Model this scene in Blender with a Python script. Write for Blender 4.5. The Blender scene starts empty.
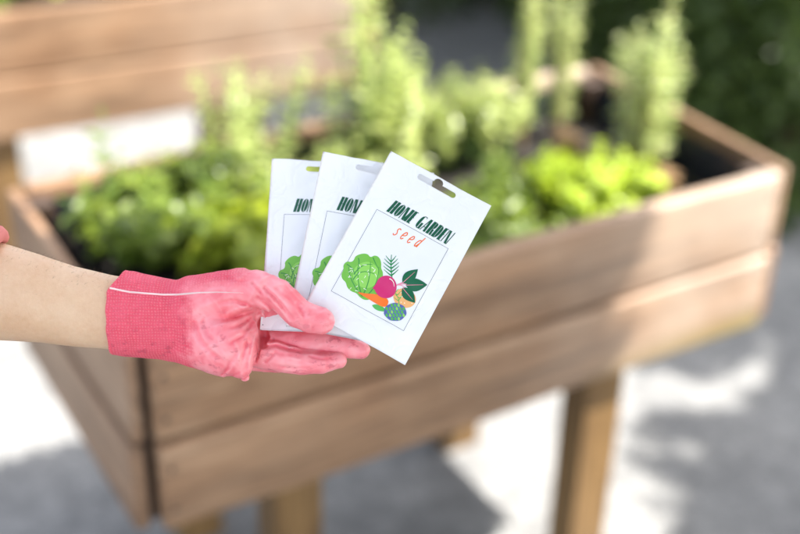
import bpy, bmesh, math, random
import numpy as np
from mathutils import Vector, Matrix, noise
from mathutils.geometry import tessellate_polygon
random.seed(7)
rng = np.random.default_rng(11)
scene = bpy.context.scene
COL = scene.collection

# ------------------------------------------------------------------ camera
CAM = Vector((-0.41948, -1.36111, 1.72641))
RC = np.array([[0.86143904, -0.50736605, 0.02241582],
               [-0.23792682, -0.44217496, -0.864796],
               [0.44867984, 0.73963572, -0.50162277]])
RIGHT, DOWN, FWD = (Vector(RC[i]) for i in range(3))
FOCUS = 1.04
cam_data = bpy.data.cameras.new('camera')
cam = bpy.data.objects.new('camera', cam_data)
COL.objects.link(cam)
m = Matrix.Identity(4)
for i in range(3):
    m[i][0] = RIGHT[i]; m[i][1] = -DOWN[i]; m[i][2] = -FWD[i]; m[i][3] = CAM[i]
cam.matrix_world = m
cam_data.sensor_width = 36
cam_data.lens = 58.5
cam_data.clip_start = 0.05
cam_data.clip_end = 300
cam_data.dof.use_dof = True
cam_data.dof.focus_distance = FOCUS
cam_data.dof.aperture_fstop = 2.1
scene.camera = cam

# ------------------------------------------------------------------ light
SUN = Vector((0.79, -0.40, 1.0)).normalized()
elev = math.asin(SUN.z)
world = bpy.data.worlds.new('World')
scene.world = world
world.use_nodes = True
wn = world.node_tree
for n in list(wn.nodes): wn.nodes.remove(n)
sky = wn.nodes.new('ShaderNodeTexSky'); sky.sky_type = 'NISHITA'; sky.sun_disc = False
sky.sun_elevation = elev; sky.sun_rotation = math.atan2(SUN.x, SUN.y)
sky.air_density = 1.0; sky.dust_density = 2.5; sky.ozone_density = 0.6
bg = wn.nodes.new('ShaderNodeBackground'); bg.inputs[1].default_value = 0.12
hs = wn.nodes.new('ShaderNodeHueSaturation'); hs.inputs['Saturation'].default_value = 0.47   # thin bright haze
wo = wn.nodes.new('ShaderNodeOutputWorld')
wn.links.new(sky.outputs[0], hs.inputs['Color']); wn.links.new(hs.outputs[0], bg.inputs[0]); wn.links.new(bg.outputs[0], wo.inputs[0])
sd = bpy.data.lights.new('sun', 'SUN'); sd.energy = 3.9; sd.angle = math.radians(0.53); sd.color = (1, 0.965, 0.90)
so = bpy.data.objects.new('sun', sd); COL.objects.link(so)
so.rotation_euler = SUN.to_track_quat('Z', 'Y').to_euler()
so.location = (6, -3, 8)
scene.view_settings.view_transform = 'Standard'
scene.view_settings.look = 'None'
scene.view_settings.gamma = 1
scene.view_settings.use_curve_mapping = False
scene.view_settings.exposure = 2.27
scene.render.engine = 'CYCLES'
scene.cycles.use_denoising = True
scene.cycles.max_bounces = 8
scene.cycles.sample_clamp_indirect = 6

# ------------------------------------------------------------------ helpers
def link(o, parent=None):
    COL.objects.link(o)
    if parent: o.parent = parent
    return o

def tag(o, label=None, cat=None, group=None, kind=None):
    if label: o['label'] = label
    if cat: o['category'] = cat
    if group: o['group'] = group
    if kind: o['kind'] = kind
    return o

def empty(name, loc=(0, 0, 0), rz=0):
    o = bpy.data.objects.new(name, None); o.location = loc; o.rotation_euler = (0, 0, rz)
    o.empty_display_size = .05
    return link(o)

def obj(name, me, mats, parent=None, smooth=False):
    if isinstance(me, bmesh.types.BMesh):
        bm = me; me = bpy.data.meshes.new(name); bm.to_mesh(me); bm.free()
    for mt in (mats if isinstance(mats, (list, tuple)) else [mats]):
        me.materials.append(mt)
    if smooth:
        me.polygons.foreach_set('use_smooth', np.ones(len(me.polygons), bool))
    o = bpy.data.objects.new(name, me)
    return link(o, parent)

def np_mesh(name, V, F):
    """V (n,3) array; F list/array of equal-length faces"""
    me = bpy.data.meshes.new(name)
    F = np.asarray(F, dtype=np.int32); V = np.asarray(V, dtype=np.float32)
    nf, k = F.shape
    me.vertices.add(len(V)); me.vertices.foreach_set('co', V.ravel())
    me.loops.add(nf * k); me.loops.foreach_set('vertex_index', F.ravel())
    me.polygons.add(nf); me.polygons.foreach_set('loop_start', np.arange(0, nf * k, k, dtype=np.int32))
    me.update(calc_edges=True)
    return me

def box_bm(x0, x1, y0, y1, z0, z1, bev=.004, cuts=0, warp=0, seed=0, bm=None):
    b = bmesh.new()
    bmesh.ops.create_cube(b, size=1)
    for v in b.verts:
        v.co = Vector(((x0 + x1) / 2 + v.co.x * (x1 - x0), (y0 + y1) / 2 + v.co.y * (y1 - y0), (z0 + z1) / 2 + v.co.z * (z1 - z0)))
    if bev:
        bmesh.ops.bevel(b, geom=list(b.edges), offset=bev, segments=3, affect='EDGES', profile=.6)
    if cuts:
        ax = 0 if (x1 - x0) > (y1 - y0) else 1
        lo, hi = ((x0, x1), (y0, y1))[ax]
        for i in range(1, cuts):
            c = [0, 0, 0]; n = [0, 0, 0]; c[ax] = lo + (hi - lo) * i / cuts; n[ax] = 1
            bmesh.ops.bisect_plane(b, geom=list(b.verts) + list(b.edges) + list(b.faces), plane_co=c, plane_no=n)
        for v in b.verts:
            p = v.co * 5 + Vector((seed * 7.1, seed * 3.3, 0))
            n1 = noise.noise(p); n2 = noise.noise(p + Vector((9, 9, 9)))
            if ax == 0: v.co.y += warp * n1
            else: v.co.x += warp * n1
            v.co.z += warp * n2
    return b

# ------------------------------------------------------------------ materials
def nodes(name):
    m = bpy.data.materials.new(name); m.use_nodes = True
    nt = m.node_tree
    return m, nt, nt.nodes['Principled BSDF'], nt.nodes, nt.links

def N(nt, typ, **kw):
    n = nt.nodes.new(typ)
    for k, v in kw.items(): setattr(n, k, v)
    return n

def ramp(nt, fac, stops, interp='LINEAR'):
    r = nt.nodes.new('ShaderNodeValToRGB'); r.color_ramp.interpolation = interp
    els = r.color_ramp.elements
    while len(els) > 1: els.remove(els[-1])
    els[0].position = stops[0][0]; els[0].color = (*stops[0][1], 1)
    for p, c in stops[1:]:
        e = els.new(p); e.color = (*c, 1)
    nt.links.new(fac, r.inputs[0]); return r.outputs[0]

def mixc(nt, fac, a, b, mode='MIX'):
    n = nt.nodes.new('ShaderNodeMix'); n.data_type = 'RGBA'; n.blend_type = mode
    for s, v in ((n.inputs[0], fac), (n.inputs[6], a), (n.inputs[7], b)):
        if hasattr(v, 'links'): nt.links.new(v, s)
        else: s.default_value = v if not isinstance(v, tuple) else (*v, 1)
    return n.outputs[2]

def math_(nt, op, a, b=None, clamp=False):
    n = nt.nodes.new('ShaderNodeMath'); n.operation = op; n.use_clamp = clamp
    for s, v in ((n.inputs[0], a), (n.inputs[1], b)):
        if v is None: continue
        if hasattr(v, 'links'): nt.links.new(v, s)
        else: s.default_value = v
    return n.outputs[0]

def noise_tex(nt, vec, scale, detail=4, rough=.55, dist=0):
    n = nt.nodes.new('ShaderNodeTexNoise'); n.inputs['Scale'].default_value = scale
    n.inputs['Detail'].default_value = detail; n.inputs['Roughness'].default_value = rough
    n.inputs['Distortion'].default_value = dist
    if vec is not None: nt.links.new(vec, n.inputs['Vector'])
    return n.outputs[0]

def bump(nt, h, strength, dist, bsdf):
    b = nt.nodes.new('ShaderNodeBump'); b.inputs['Strength'].default_value = strength
    b.inputs['Distance'].default_value = dist
    nt.links.new(h, b.inputs['Height']); nt.links.new(b.outputs[0], bsdf.inputs['Normal'])
    return b

def wood(name, base, light, dark, axis=0, rough=.58, moss=0.0):
    m, nt, bs, nn, L = nodes(name)
    tc = N(nt, 'ShaderNodeTexCoord'); mp = N(nt, 'ShaderNodeMapping')
    oi = N(nt, 'ShaderNodeObjectInfo')
    sc = [30, 30, 30]; sc[axis] = 1.3
    mp.inputs['Scale'].default_value = sc
    L.new(tc.outputs['Object'], mp.inputs[0])
    add = N(nt, 'ShaderNodeVectorMath', operation='ADD')
    L.new(mp.outputs[0], add.inputs[0])
    rnd = math_(nt, 'MULTIPLY', oi.outputs['Random'], 37.0)
    L.new(rnd, add.inputs[1])
    v = add.outputs[0]
    g1 = noise_tex(nt, v, 1.5, 6, .66, .5)
    g2 = noise_tex(nt, v, 7, 5, .7, .3)
    big = noise_tex(nt, tc.outputs['Object'], 5, 3, .5)
    c = ramp(nt, g1, [(.30, dark), (.47, base), (.56, base), (.70, light)])
    c2 = ramp(nt, g2, [(.3, tuple(x * .62 for x in base)), (.62, (1, 1, 1))])
    c = mixc(nt, .8, c, c2, 'MULTIPLY')
    c = mixc(nt, math_(nt, 'MULTIPLY', oi.outputs['Random'], .30), c, tuple(x * .55 for x in base))
    c = mixc(nt, math_(nt, 'MULTIPLY', ramp(nt, big, [(.35, (0, 0, 0)), (.75, (1, 1, 1))]), .35), c, light)
    mp2 = N(nt, 'ShaderNodeMapping'); sc2 = [1.0, 1.0, 1.0]; sc2 = [9.0] * 3; sc2[axis] = .9
    mp2.inputs['Scale'].default_value = sc2; L.new(tc.outputs['Object'], mp2.inputs[0])
    ad2 = N(nt, 'ShaderNodeVectorMath', operation='ADD'); L.new(mp2.outputs[0], ad2.inputs[0]); L.new(rnd, ad2.inputs[1])
    st1 = noise_tex(nt, ad2.outputs[0], 2.4, 5, .62, .35)
    c = mixc(nt, .85, c, ramp(nt, st1, [(.34, (.50, .46, .42)), (.48, (.92, .90, .88)), (.60, (1.0, 1.0, 1.0)), (.70, (1.18, 1.16, 1.14))]), 'MULTIPLY')
    vo = N(nt, 'ShaderNodeTexVoronoi'); vo.inputs['Scale'].default_value = .55
    L.new(v, vo.inputs['Vector'])
    kn = ramp(nt, vo.outputs['Distance'], [(.03, (1, 1, 1)), (.17, (0, 0, 0))])
    c = mixc(nt, math_(nt, 'MULTIPLY', kn, .75), c, tuple(x * .4 for x in dark))
    if moss:
        sx = N(nt, 'ShaderNodeSeparateXYZ'); L.new(tc.outputs['Object'], sx.inputs[0])
        mz = N(nt, 'ShaderNodeMapRange'); mz.inputs[1].default_value = .535; mz.inputs[2].default_value = .485
        L.new(sx.outputs[2], mz.inputs[0])
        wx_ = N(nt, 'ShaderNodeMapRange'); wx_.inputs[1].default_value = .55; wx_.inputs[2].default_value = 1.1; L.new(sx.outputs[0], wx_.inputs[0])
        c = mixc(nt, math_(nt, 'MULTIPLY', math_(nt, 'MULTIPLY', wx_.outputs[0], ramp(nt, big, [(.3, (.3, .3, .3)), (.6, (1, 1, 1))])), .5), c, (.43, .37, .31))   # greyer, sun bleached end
        mx = N(nt, 'ShaderNodeMapRange'); mx.inputs[1].default_value = .75; mx.inputs[2].default_value = 1.1
        L.new(sx.outputs[0], mx.inputs[0])
        f = math_(nt, 'MULTIPLY', math_(nt, 'MULTIPLY', mz.outputs[0], mx.outputs[0]), moss)
        c = mixc(nt, f, c, (.22, .17, .03))
    L.new(c, bs.inputs['Base Color'])
    bs.inputs['Roughness'].default_value = rough
    bump(nt, mixc(nt, .4, g1, g2), .6, .003, bs)
    return m

def leafmat(name, col, col2, trans=.35, rough=.4):
    m, nt, bs, nn, L = nodes(name)
    gi = N(nt, 'ShaderNodeNewGeometry')
    r = ramp(nt, gi.outputs['Random Per Island'], [(0, col), (1, col2)])
    L.new(r, bs.inputs['Base Color']); bs.inputs['Roughness'].default_value = rough
    tr = N(nt, 'ShaderNodeBsdfTranslucent'); mx = N(nt, 'ShaderNodeMixShader')
    br = mixc(nt, 1.0, r, (1.3, 1.3, .8), 'MULTIPLY')
    L.new(br, tr.inputs[0]); mx.inputs[0].default_value = trans
    out = nn['Material Output']
    L.new(bs.outputs[0], mx.inputs[1]); L.new(tr.outputs[0], mx.inputs[2]); L.new(mx.outputs[0], out.inputs[0])
    return m

def plain(name, col, rough=.6, spec=.5):
    m, nt, bs, nn, L = nodes(name)
    tc = N(nt, 'ShaderNodeTexCoord')
    n = noise_tex(nt, tc.outputs['Object'], 40, 4)
    c = ramp(nt, n, [(.3, tuple(x * .8 for x in col)), (.7, tuple(min(1, x * 1.1) for x in col))])
    L.new(c, bs.inputs['Base Color']); bs.inputs['Roughness'].default_value = rough
    bs.inputs['Specular IOR Level'].default_value = spec
    return m

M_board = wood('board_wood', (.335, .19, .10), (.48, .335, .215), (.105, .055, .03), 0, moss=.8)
M_board_y = wood('board_wood_side', (.315, .185, .105), (.46, .325, .22), (.11, .058, .03), 1)
M_end = wood('board_end_grain', (.06, .035, .022), (.10, .06, .04), (.03, .018, .012), 2)
M_leg = wood('leg_wood', (.22, .125, .042), (.31, .185, .07), (.11, .055, .02), 2)
M_liner = plain('liner_plastic', (.010, .014, .024), .33)
M_soil = plain('potting_soil', (.012, .009, .007), .95)
M_screw = plain('screw_metal', (.05, .045, .04), .5)
M_bark = plain('bark', (.12, .08, .05), .9)

# ground -----------------------------------------------------------
m, nt, bs, nn, L = nodes('gravel')
tc = N(nt, 'ShaderNodeTexCoord')
P = tc.outputs['Object']
vo = N(nt, 'ShaderNodeTexVoronoi'); vo.inputs['Scale'].default_value = 85; L.new(P, vo.inputs['Vector'])
st = ramp(nt, vo.outputs['Color'], [(0, (.13, .13, .13)), (.5, (.23, .23, .225)), (1, (.36, .355, .34))])
big = noise_tex(nt, P, 3.5, 6, .65)
c = mixc(nt, .7, st, ramp(nt, big, [(.36, (.15, .15, .15)), (.64, (.29, .285, .275))]))
sp = noise_tex(nt, P, 20, 4, .65)
c = mixc(nt, .5, c, ramp(nt, sp, [(.38, (.42, .42, .43)), (.6, (1, 1, 1))]), 'MULTIPLY')
L.new(c, bs.inputs['Base Color']); bs.inputs['Roughness'].default_value = .9
bump(nt, mixc(nt, .5, vo.outputs['Distance'], sp), .8, .008, bs)
M_ground = m
bm = bmesh.new()
bmesh.ops.create_grid(bm, x_segments=60, y_segments=60, size=40)
g = obj('ground', bm, M_ground)
tag(g, 'pale grey gravel ground with dappled sun', kind='structure')

# ------------------------------------------------------------------ planters
PL, PW, PT, PB = 1.184, .557, .78, .48
def make_planter():
    root = empty('raised_planter')
    zm = .625
    for k, (a, b, yo) in enumerate(((zm + .005, PT, 0.0), (PB, zm - .003, -.007))):
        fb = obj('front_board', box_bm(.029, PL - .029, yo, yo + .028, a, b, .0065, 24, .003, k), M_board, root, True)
        for sx_ in (.045, PL - .045):
            for dz in (.035, .105):
                sb = bmesh.new(); bmesh.ops.create_cone(sb, cap_ends=True, segments=14, radius1=.0042, radius2=.0034, depth=.0016)
                for v in sb.verts: v.co = Vector((sx_ + v.co.x, yo - .0004 + v.co.z, a + dz + v.co.y))
                bmesh.ops.recalc_face_normals(sb, faces=sb.faces)
                obj('screw', sb, M_screw, fb)
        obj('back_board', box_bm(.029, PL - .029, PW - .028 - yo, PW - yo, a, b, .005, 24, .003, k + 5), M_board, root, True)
        for s in (0, 1):
            xa, xb = (0 + yo, .022 + yo) if s == 0 else (PL - .022 - yo, PL - yo)
            xa2, xb2 = (xa, min(xb, .0165)) if s == 0 else (max(xa, PL - .0165), xb)
            obj('side_board', box_bm(xa2, xb2, .012, PW - .012, a, b, .004, 14, .002, k + 9 + s), M_board_y, root, True)
    for x in (.019, PL - .019 - .04):
        for y in (.0295, PW - .0295 - .04):
            obj('corner_post', box_bm(x, x + .04, y, y + .04, PB + .003, PT - .012, .002), M_end, root)
    # end grain caps in the corner seam
    # liner: thin black sheet standing inside the boards
    bm = bmesh.new()
    i0, i1 = .033, .034
    ring = []
    pts = []
    nseg = 40
    for j in range(nseg): pts.append((i0 + (PL - 2 * i0) * j / nseg, i0))
    for j in range(18): pts.append((PL - i0, i0 + (PW - 2 * i0) * j / 18))
    for j in range(nseg): pts.append((PL - i0 - (PL - 2 * i0) * j / nseg, PW - i0))
    for j in range(18): pts.append((i0, PW - i0 - (PW - 2 * i0) * j / 18))
    n = len(pts); rows = []
    for zi, z in enumerate((.762, .73, .70, .66, PB + .01)):
        row = []
        for (x, y) in pts:
            q = noise.noise(Vector((x * 22, y * 22, z * 9)))
            d = .007 * (q + .35) if zi < 3 else .003
            cx = Vector((PL / 2 - x, PW / 2 - y)); 
            nx = (1 if x <= i0 + 1e-4 else -1 if x >= PL - i0 - 1e-4 else 0)
            ny = (1 if y <= i0 + 1e-4 else -1 if y >= PW - i0 - 1e-4 else 0)
            row.append(bm.verts.new((x + nx * max(d, 0), y + ny * max(d, 0), z + (.008 * q if zi == 0 else 0))))
        rows.append(row)
    for r in range(len(rows) - 1):
        for j in range(n):
            bm.faces.new((rows[r][j], rows[r][(j + 1) % n], rows[r + 1][(j + 1) % n], rows[r + 1][j]))
    obj('liner', bm, M_liner, root, True)
    bm = bmesh.new()
    bmesh.ops.create_grid(bm, x_segments=90, y_segments=44, size=.5)
    for v in bm.verts:
        x = PL / 2 + v.co.x * (PL - .075); y = PW / 2 + v.co.y * (PW - .075)
        z = .69 + .012 * noise.noise(Vector((x * 14, y * 14, 0))) + .007 * noise.noise(Vector((x * 60, y * 60, 3)))
        v.co = (x, y, z)
    obj('soil', bm, M_soil, root, True)
    obj('bottom_panel', box_bm(.02, PL - .02, .031, PW - .031, PB - .004, PB + .003, .001), M_end, root)
    for x0 in (.215, .81):
        for y0 in (.034, .455):
            obj('leg', box_bm(x0, x0 + .082, y0, y0 + .068, 0, PB - .005, .004, 0), M_leg, root)
        obj('cross_rail', box_bm(x0 + .02, x0 + .06, .104, .453, PB - .075, PB - .006, .003), M_leg, root)
    return root

planter = make_planter()
tag(planter, 'near brown plank planter on legs standing behind the gloved hand, half in sun', 'planter', 'raised wooden planters')
def copy_tree(o, parent=None):
    c = o.copy(); COL.objects.link(c)
    if parent: c.parent = parent
    for ch in list(o.children): copy_tree(ch, c)
    return c
rear = copy_tree(planter)
rear.location = (1.03 - PL + .03, 1.36, 0.0); rear.rotation_euler = (0, 0, math.radians(-5.5))
rear.location = (-.055, 1.45, 0); rear.scale = (1, .66, .978)
tag(rear, 'far brown plank planter at the top left, behind the near planter', 'planter')

# ------------------------------------------------------------------ foliage
def quats(n, up_bias=0.0):
    a = rng.normal(size=(n, 3)); a /= np.linalg.norm(a, axis=1)[:, None]
    if up_bias: a[:, 2] = np.abs(a[:, 2]) + up_bias; a /= np.linalg.norm(a, axis=1)[:, None]
    b = rng.normal(size=(n, 3)); b -= (a * b).sum(1)[:, None] * a; b /= np.linalg.norm(b, axis=1)[:, None]
    return a, b, np.cross(a, b)

LT = np.array([[0, 0, 0], [.28, .30, .05], [.62, .27, .06], [1, 0, -.08], [.62, -.27, .06], [.28, -.30, .05], [.3, 0, -.02], [.64, 0, -.02]])
LF = np.array([[0, 6, 1], [6, 7, 1], [1, 7, 2], [7, 3, 2], [0, 5, 6], [5, 7, 6], [5, 4, 7], [7, 4, 3]])
def leaves_mesh(name, P, D, Nn, size, width=1.0, quad=False):
    """P positions, D leaf directions, Nn normals, size (n,)"""
    D = D / np.linalg.norm(D, axis=1)[:, None]
    S = np.cross(Nn, D); S /= (np.linalg.norm(S, axis=1)[:, None] + 1e-9); U = np.cross(D, S)
    if quad:
        T = np.array([[0, 0, 0], [.45, .32, .05], [1, 0, 0], [.45, -.32, .05]]); F = np.array([[0, 3, 2, 1]])
    else: T, F = LT, LF
    sz = size[:, None, None]
    V = P[:, None, :] + sz * (T[None, :, 0:1] * D[:, None, :] + width * T[None, :, 1:2] * S[:, None, :] + T[None, :, 2:3] * U[:, None, :])
    n = len(P); k = len(T)
    FF = (F[None] + (np.arange(n) * k)[:, None, None]).reshape(-1, F.shape[1])
    return np_mesh(name, V.reshape(-1, 3), FF)

def tube(path, radii, seg=6):
    """path (n,3) -> verts, quads"""
    path = [Vector(p) for p in path]; V = []; F = []
    for i, p in enumerate(path):
        t = (path[min(i + 1, len(path) - 1)] - path[max(i - 1, 0)]).normalized()
        a = t.orthogonal().normalized() if abs(t.z) > .9 else t.cross(Vector((0, 0, 1))).normalized()
        b = t.cross(a)
        for j in range(seg):
            an = 2 * math.pi * j / seg
            V.append(p + radii[i] * (a * math.cos(an) + b * math.sin(an)))
    for i in range(len(path) - 1):
        for j in range(seg):
            F.append((i * seg + j, i * seg + (j + 1) % seg, (i + 1) * seg + (j + 1) % seg, (i + 1) * seg + j))
    return V, F

def tubes_mesh(name, paths, seg=6):
    V = []; F = []
    for path, radii in paths:
        v, f = tube(path, radii, seg); o = len(V)
        V += [tuple(q) for q in v]; F += [tuple(i + o for i in q) for q in f]
    return np_mesh(name, V, F)

def herb(name, label, cat, loc, radius, height, n_stems, leaf, n_pairs, mat, stem_mat, spread=.6, width=1.0, droop=.2, dense=2, bend=.25, group=None, rz=0, t0=.12):
    """a clump of stems with leaves set along them; leaf nodes carry `dense` leaves"""
    root = empty(name, loc)
    paths = []; P = []; D = []; NN = []; S = []
    for s in range(n_stems):
        a = random.uniform(0, 2 * math.pi); r = radius * math.sqrt(random.random())
        base = Vector((math.cos(a) * r * (1 - spread), math.sin(a) * r * (1 - spread), 0))
        h = height * random.uniform(.6, 1.05) * (1 - .25 * (r / radius) ** 2)
        top = Vector((math.cos(a) * r, math.sin(a) * r, h))
        mid = (base + top) / 2 + Vector((random.uniform(-1, 1), random.uniform(-1, 1), .3)) * bend * radius
        pts = []
        for i in range(7):
            t = i / 6
            pts.append(base * (1 - t) ** 2 + mid * 2 * t * (1 - t) + top * t * t)
        rr = .0016 + .004 * height
        paths.append((pts, [rr * (1 - .75 * i / 6) for i in range(7)]))
        for k in range(n_pairs):
            t = (k + .6) / n_pairs; t = t0 + (1 - t0) * t
            p = base * (1 - t) ** 2 + mid * 2 * t * (1 - t) + top * t * t
            ax = ((top - base) * .6 + (top - mid) * .4).normalized()
            a0 = k * math.pi / 2 + random.uniform(0, .8) + s
            for j in range(dense):
                an = a0 + 2 * math.pi * j / dense
                o = ax.orthogonal().normalized(); o = Matrix.Rotation(an, 3, ax) @ o
                d = (o + ax * random.uniform(.1, .7) - Vector((0, 0, droop * random.random()))).normalized()
                nrm = (ax + Vector((random.gauss(0, .35), random.gauss(0, .35), .3))).normalized()
                P.append(p); D.append(d); NN.append(nrm); S.append(leaf * random.uniform(.55, 1.15) * (1.0 - .35 * (t > .85)))
    obj('stem', tubes_mesh('stem', paths, 5), stem_mat, root, True)
    obj('leaves', leaves_mesh('leaves', np.array(P), np.array(D), np.array(NN), np.array(S), width), mat, root, True)
    tag(root, label, cat, group)
    return root

LM = {
 'mint': leafmat('mint_leaf', (.075, .125, .012), (.20, .26, .03), .38),
 'bright': leafmat('bright_leaf', (.18, .24, .015), (.38, .43, .04), .42),
 'airy': leafmat('airy_leaf', (.26, .32, .09), (.50, .54, .22), .42, .3),
 'lime': leafmat('lime_leaf', (.27, .34, .018), (.44, .55, .04), .4, .45),
 'rose': leafmat('needle_leaf', (.24, .31, .11), (.54, .58, .28), .38, .22),
 'dry': leafmat('dry_leaf', (.30, .18, .09), (.50, .34, .18), .3, .7),
 'hedge': leafmat('hedge_leaf', (.03, .062, .011), (.12, .18, .04), .28, .46),
 'tree': leafmat('tree_leaf', (.04, .09, .015), (.09, .16, .03), .3, .5),
}
M_stem = plain('green_stem', (.12, .2, .05), .6)
M_woody = plain('woody_stem', (.22, .15, .09), .8)
SZ = .69
herb('mint_plant', 'dark green mint clump behind the forearm at the left end of the near planter', 'herb', (.17, .40, SZ), .135, .155, 34, .040, 6, LM['mint'], M_stem, .5, 1.05)
herb('mint_plant', 'tall dark green mint clump between the forearm and the far planter', 'herb', (.31, .44, SZ), .12, .16, 28, .038, 6, LM['mint'], M_stem, .5, 1.05)
herb('lemon_balm', 'bright green round leaved herb directly behind the pink glove', 'herb', (.30, .25, SZ), .12, .12, 36, .042, 5, LM['bright'], M_stem, .5, 1.2)
herb('lemon_balm', 'bright green leafy herb directly behind the seed packets', 'herb', (.47, .29, SZ), .13, .12, 34, .04, 5, LM['bright'], M_stem, .5, 1.1)
herb('mint_plant', 'single thin green sprig rising above the dark mint at the left', 'herb', (.14, .42, SZ), .03, .27, 3, .03, 6, LM['mint'], M_stem, .5, .8)
herb('dill_plant', 'feathery yellow green plant left of the seed packet tops', 'herb', (.38, .45, SZ), .12, .34, 15, .026, 12, LM['airy'], M_stem, .7, .45, dense=3, bend=.7)
herb('dill_plant', 'tall airy light green plant right above the seed packets', 'herb', (.61, .47, SZ), .072, .43, 11, .036, 12, LM['airy'], M_stem, .65, .6, dense=3, bend=.6)
herb('thyme_plant', 'low pale green thyme right of the seed packet with the slot', 'herb', (.55, .36, SZ), .11, .14, 30, .022, 8, LM['airy'], M_stem, .5, .8, dense=3)
herb('thyme_plant', 'loose pale thyme by the back board, left of the rosemary, leaves only on top', 'herb', (.72, .475, SZ), .13, .21, 28, .024, 8, LM['airy'], M_stem, .6, .8, dense=3, t0=.45)
herb('thyme_plant', 'loose pale thyme at the back board just left of the rosemary pair', 'herb', (.86, .46, SZ), .10, .21, 20, .024, 8, LM['airy'], M_stem, .6, .7, dense=3, t0=.3)
herb('sage_plant', 'soft green herb tucked against the left side of the lime plant', 'herb', (.765, .25, SZ), .075, .11, 20, .028, 6, LM['mint'], M_stem, .5, .7, dense=2)
herb('thyme_plant', 'loose pale thyme in the middle of the near planter, above the dark gap', 'herb', (.80, .44, SZ), .11, .18, 22, .024, 7, LM['airy'], M_stem, .6, .8, dense=3, t0=.4)
herb('sage_plant', 'dull green shaded herb low between the seed packets and the lime plant', 'herb', (.68, .15, SZ), .12, .09, 30, .03, 6, LM['mint'], M_stem, .5, .8)
herb('rosemary_bush', 'tall upright rosemary, left one of the pair by the back board', 'herb', (.94, .45, SZ), .034, .40, 7, .030, 19, LM['rose'], M_woody, .5, .42, dense=4, bend=.5, group='upright rosemary in the near planter')
herb('rosemary_bush', 'tall upright rosemary, right one of the pair by the back board', 'herb', (1.03, .46, SZ), .028, .36, 5, .028, 18, LM['rose'], M_woody, .5, .42, dense=4, bend=.5, group='upright rosemary in the near planter')
herb('rosemary_bush', 'thick bushy rosemary beside the empty black lined corner', 'herb', (1.07, .27, SZ), .062, .35, 12, .036, 17, LM['rose'], M_woody, .4, .42, dense=4, bend=.5, group='upright rosemary in the near planter')
herb('marjoram_plant', 'lime yellow low plant behind the sunlit front board', 'herb', (.885, .165, SZ), .118, .118, 84, .021, 7, LM['lime'], M_stem, .55, 1.0, dense=4)
herb('dry_herb', 'dried brown tuft at the foot of the rosemary pair', 'herb', (.985, .36, SZ), .035, .06, 16, .02, 5, LM['dry'], M_woody, .5, .7, dense=3)
herb('dry_herb', 'dried brown tuft right of the lime plant', 'herb', (1.05, .17, SZ), .03, .055, 14, .02, 5, LM['dry'], M_woody, .5, .7, dense=3)
# rear planter plants
Mr = rear.matrix_basis
for (x, y, lab, h, mat) in ((.25, .2, 'low green herb at the left end of the far planter', .13, 'mint'), (.42, .33, 'yellow green herb in the middle of the far planter', .15, 'bright'),
                       (.75, .3, 'pale thyme in the far planter', .12, 'airy'), (1.0, .25, 'green herb at the right end of the far planter', .14, 'mint')):
    p = Mr @ Vector((x, y, SZ)) if False else Matrix.Translation(rear.location) @ Matrix.Rotation(rear.rotation_euler.z, 4, 'Z') @ Vector((x, y, SZ))
    herb('herb_plant', lab, 'herb', p, .13, h, 30, .03, 6, LM[mat], M_stem, .5, .9, dense=2)

# hedges ------------------------------------------------------------
def hedge(name, label, foot, depth, height, n, cores, leaf=.05):
    """foot: polyline of the front face on the ground; leaves fill a slab behind it"""
    root = empty(name, (foot[0][0], foot[0][1], 0))
    o = np.array([foot[0][0], foot[0][1], 0])
    seg = [np.array(foot[i + 1]) - np.array(foot[i]) for i in range(len(foot) - 1)]
    ln = np.array([np.linalg.norm(s) for s in seg]); cum = np.r_[0, np.cumsum(ln)]
    t = rng.random(n) * cum[-1]; idx = np.clip(np.searchsorted(cum, t) - 1, 0, len(seg) - 1)
    f = (t - cum[idx]) / ln[idx]
    A = np.array(foot)[idx]; S = np.array(seg)[idx]; base = A + S * f[:, None]
    nrm = np.stack([S[:, 1], -S[:, 0]], 1) / ln[idx][:, None]
    z = rng.random(n) * height
    lump = np.array([noise.noise(Vector((b[0] * 2.2, b[1] * 2.2, zz * 2.6))) + .6 * noise.noise(Vector((b[0] * 6, b[1] * 6, zz * 6))) for b, zz in zip(base, z)])
    d = rng.random(n) ** 1.6 * depth - .13 * lump - .05
    d += .25 * np.clip(z / height - .8, 0, 1) * 2
    P = np.concatenate([base + nrm * d[:, None] * 1.0, z[:, None]], 1) - o
    a, b, c = quats(n, .3)
    obj('leaves', leaves_mesh('leaves', P, b, a, leaf * rng.uniform(.6, 1.2, n), 1.0, False), LM['hedge'], root, True)
    paths = []
    for i in range(int(cum[-1] * 9)):
        tt = random.random() * cum[-1]; k = min(int(np.searchsorted(cum, tt)) - 1, len(seg) - 1); k = max(k, 0)
        q = np.array(foot[k]) + seg[k] * (tt - cum[k]) / ln[k]; nn_ = np.array([seg[k][1], -seg[k][0]]) / ln[k]
        q = q + nn_ * (depth * .5); p0 = Vector((q[0] - o[0], q[1] - o[1], 0))
        pts = [p0 + Vector((random.uniform(-.1, .1) * j, random.uniform(-.1, .1) * j, height * .9 * j / 5)) for j in range(6)]
        paths.append((pts, [.018 * (1 - j / 7) for j in range(6)]))
    obj('branches', tubes_mesh('branches', paths, 5), M_bark, root, True)
    tag(root, label, 'hedge')
    return root
hedge('leafy_hedge', 'dark glossy evergreen hedge behind the right end of the near planter', [(2.42, 3.15), (2.42, 2.45), (2.16, 1.6), (2.04, 1.05), (2.10, .78)], -.6, 1.35, 28000, True)
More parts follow.
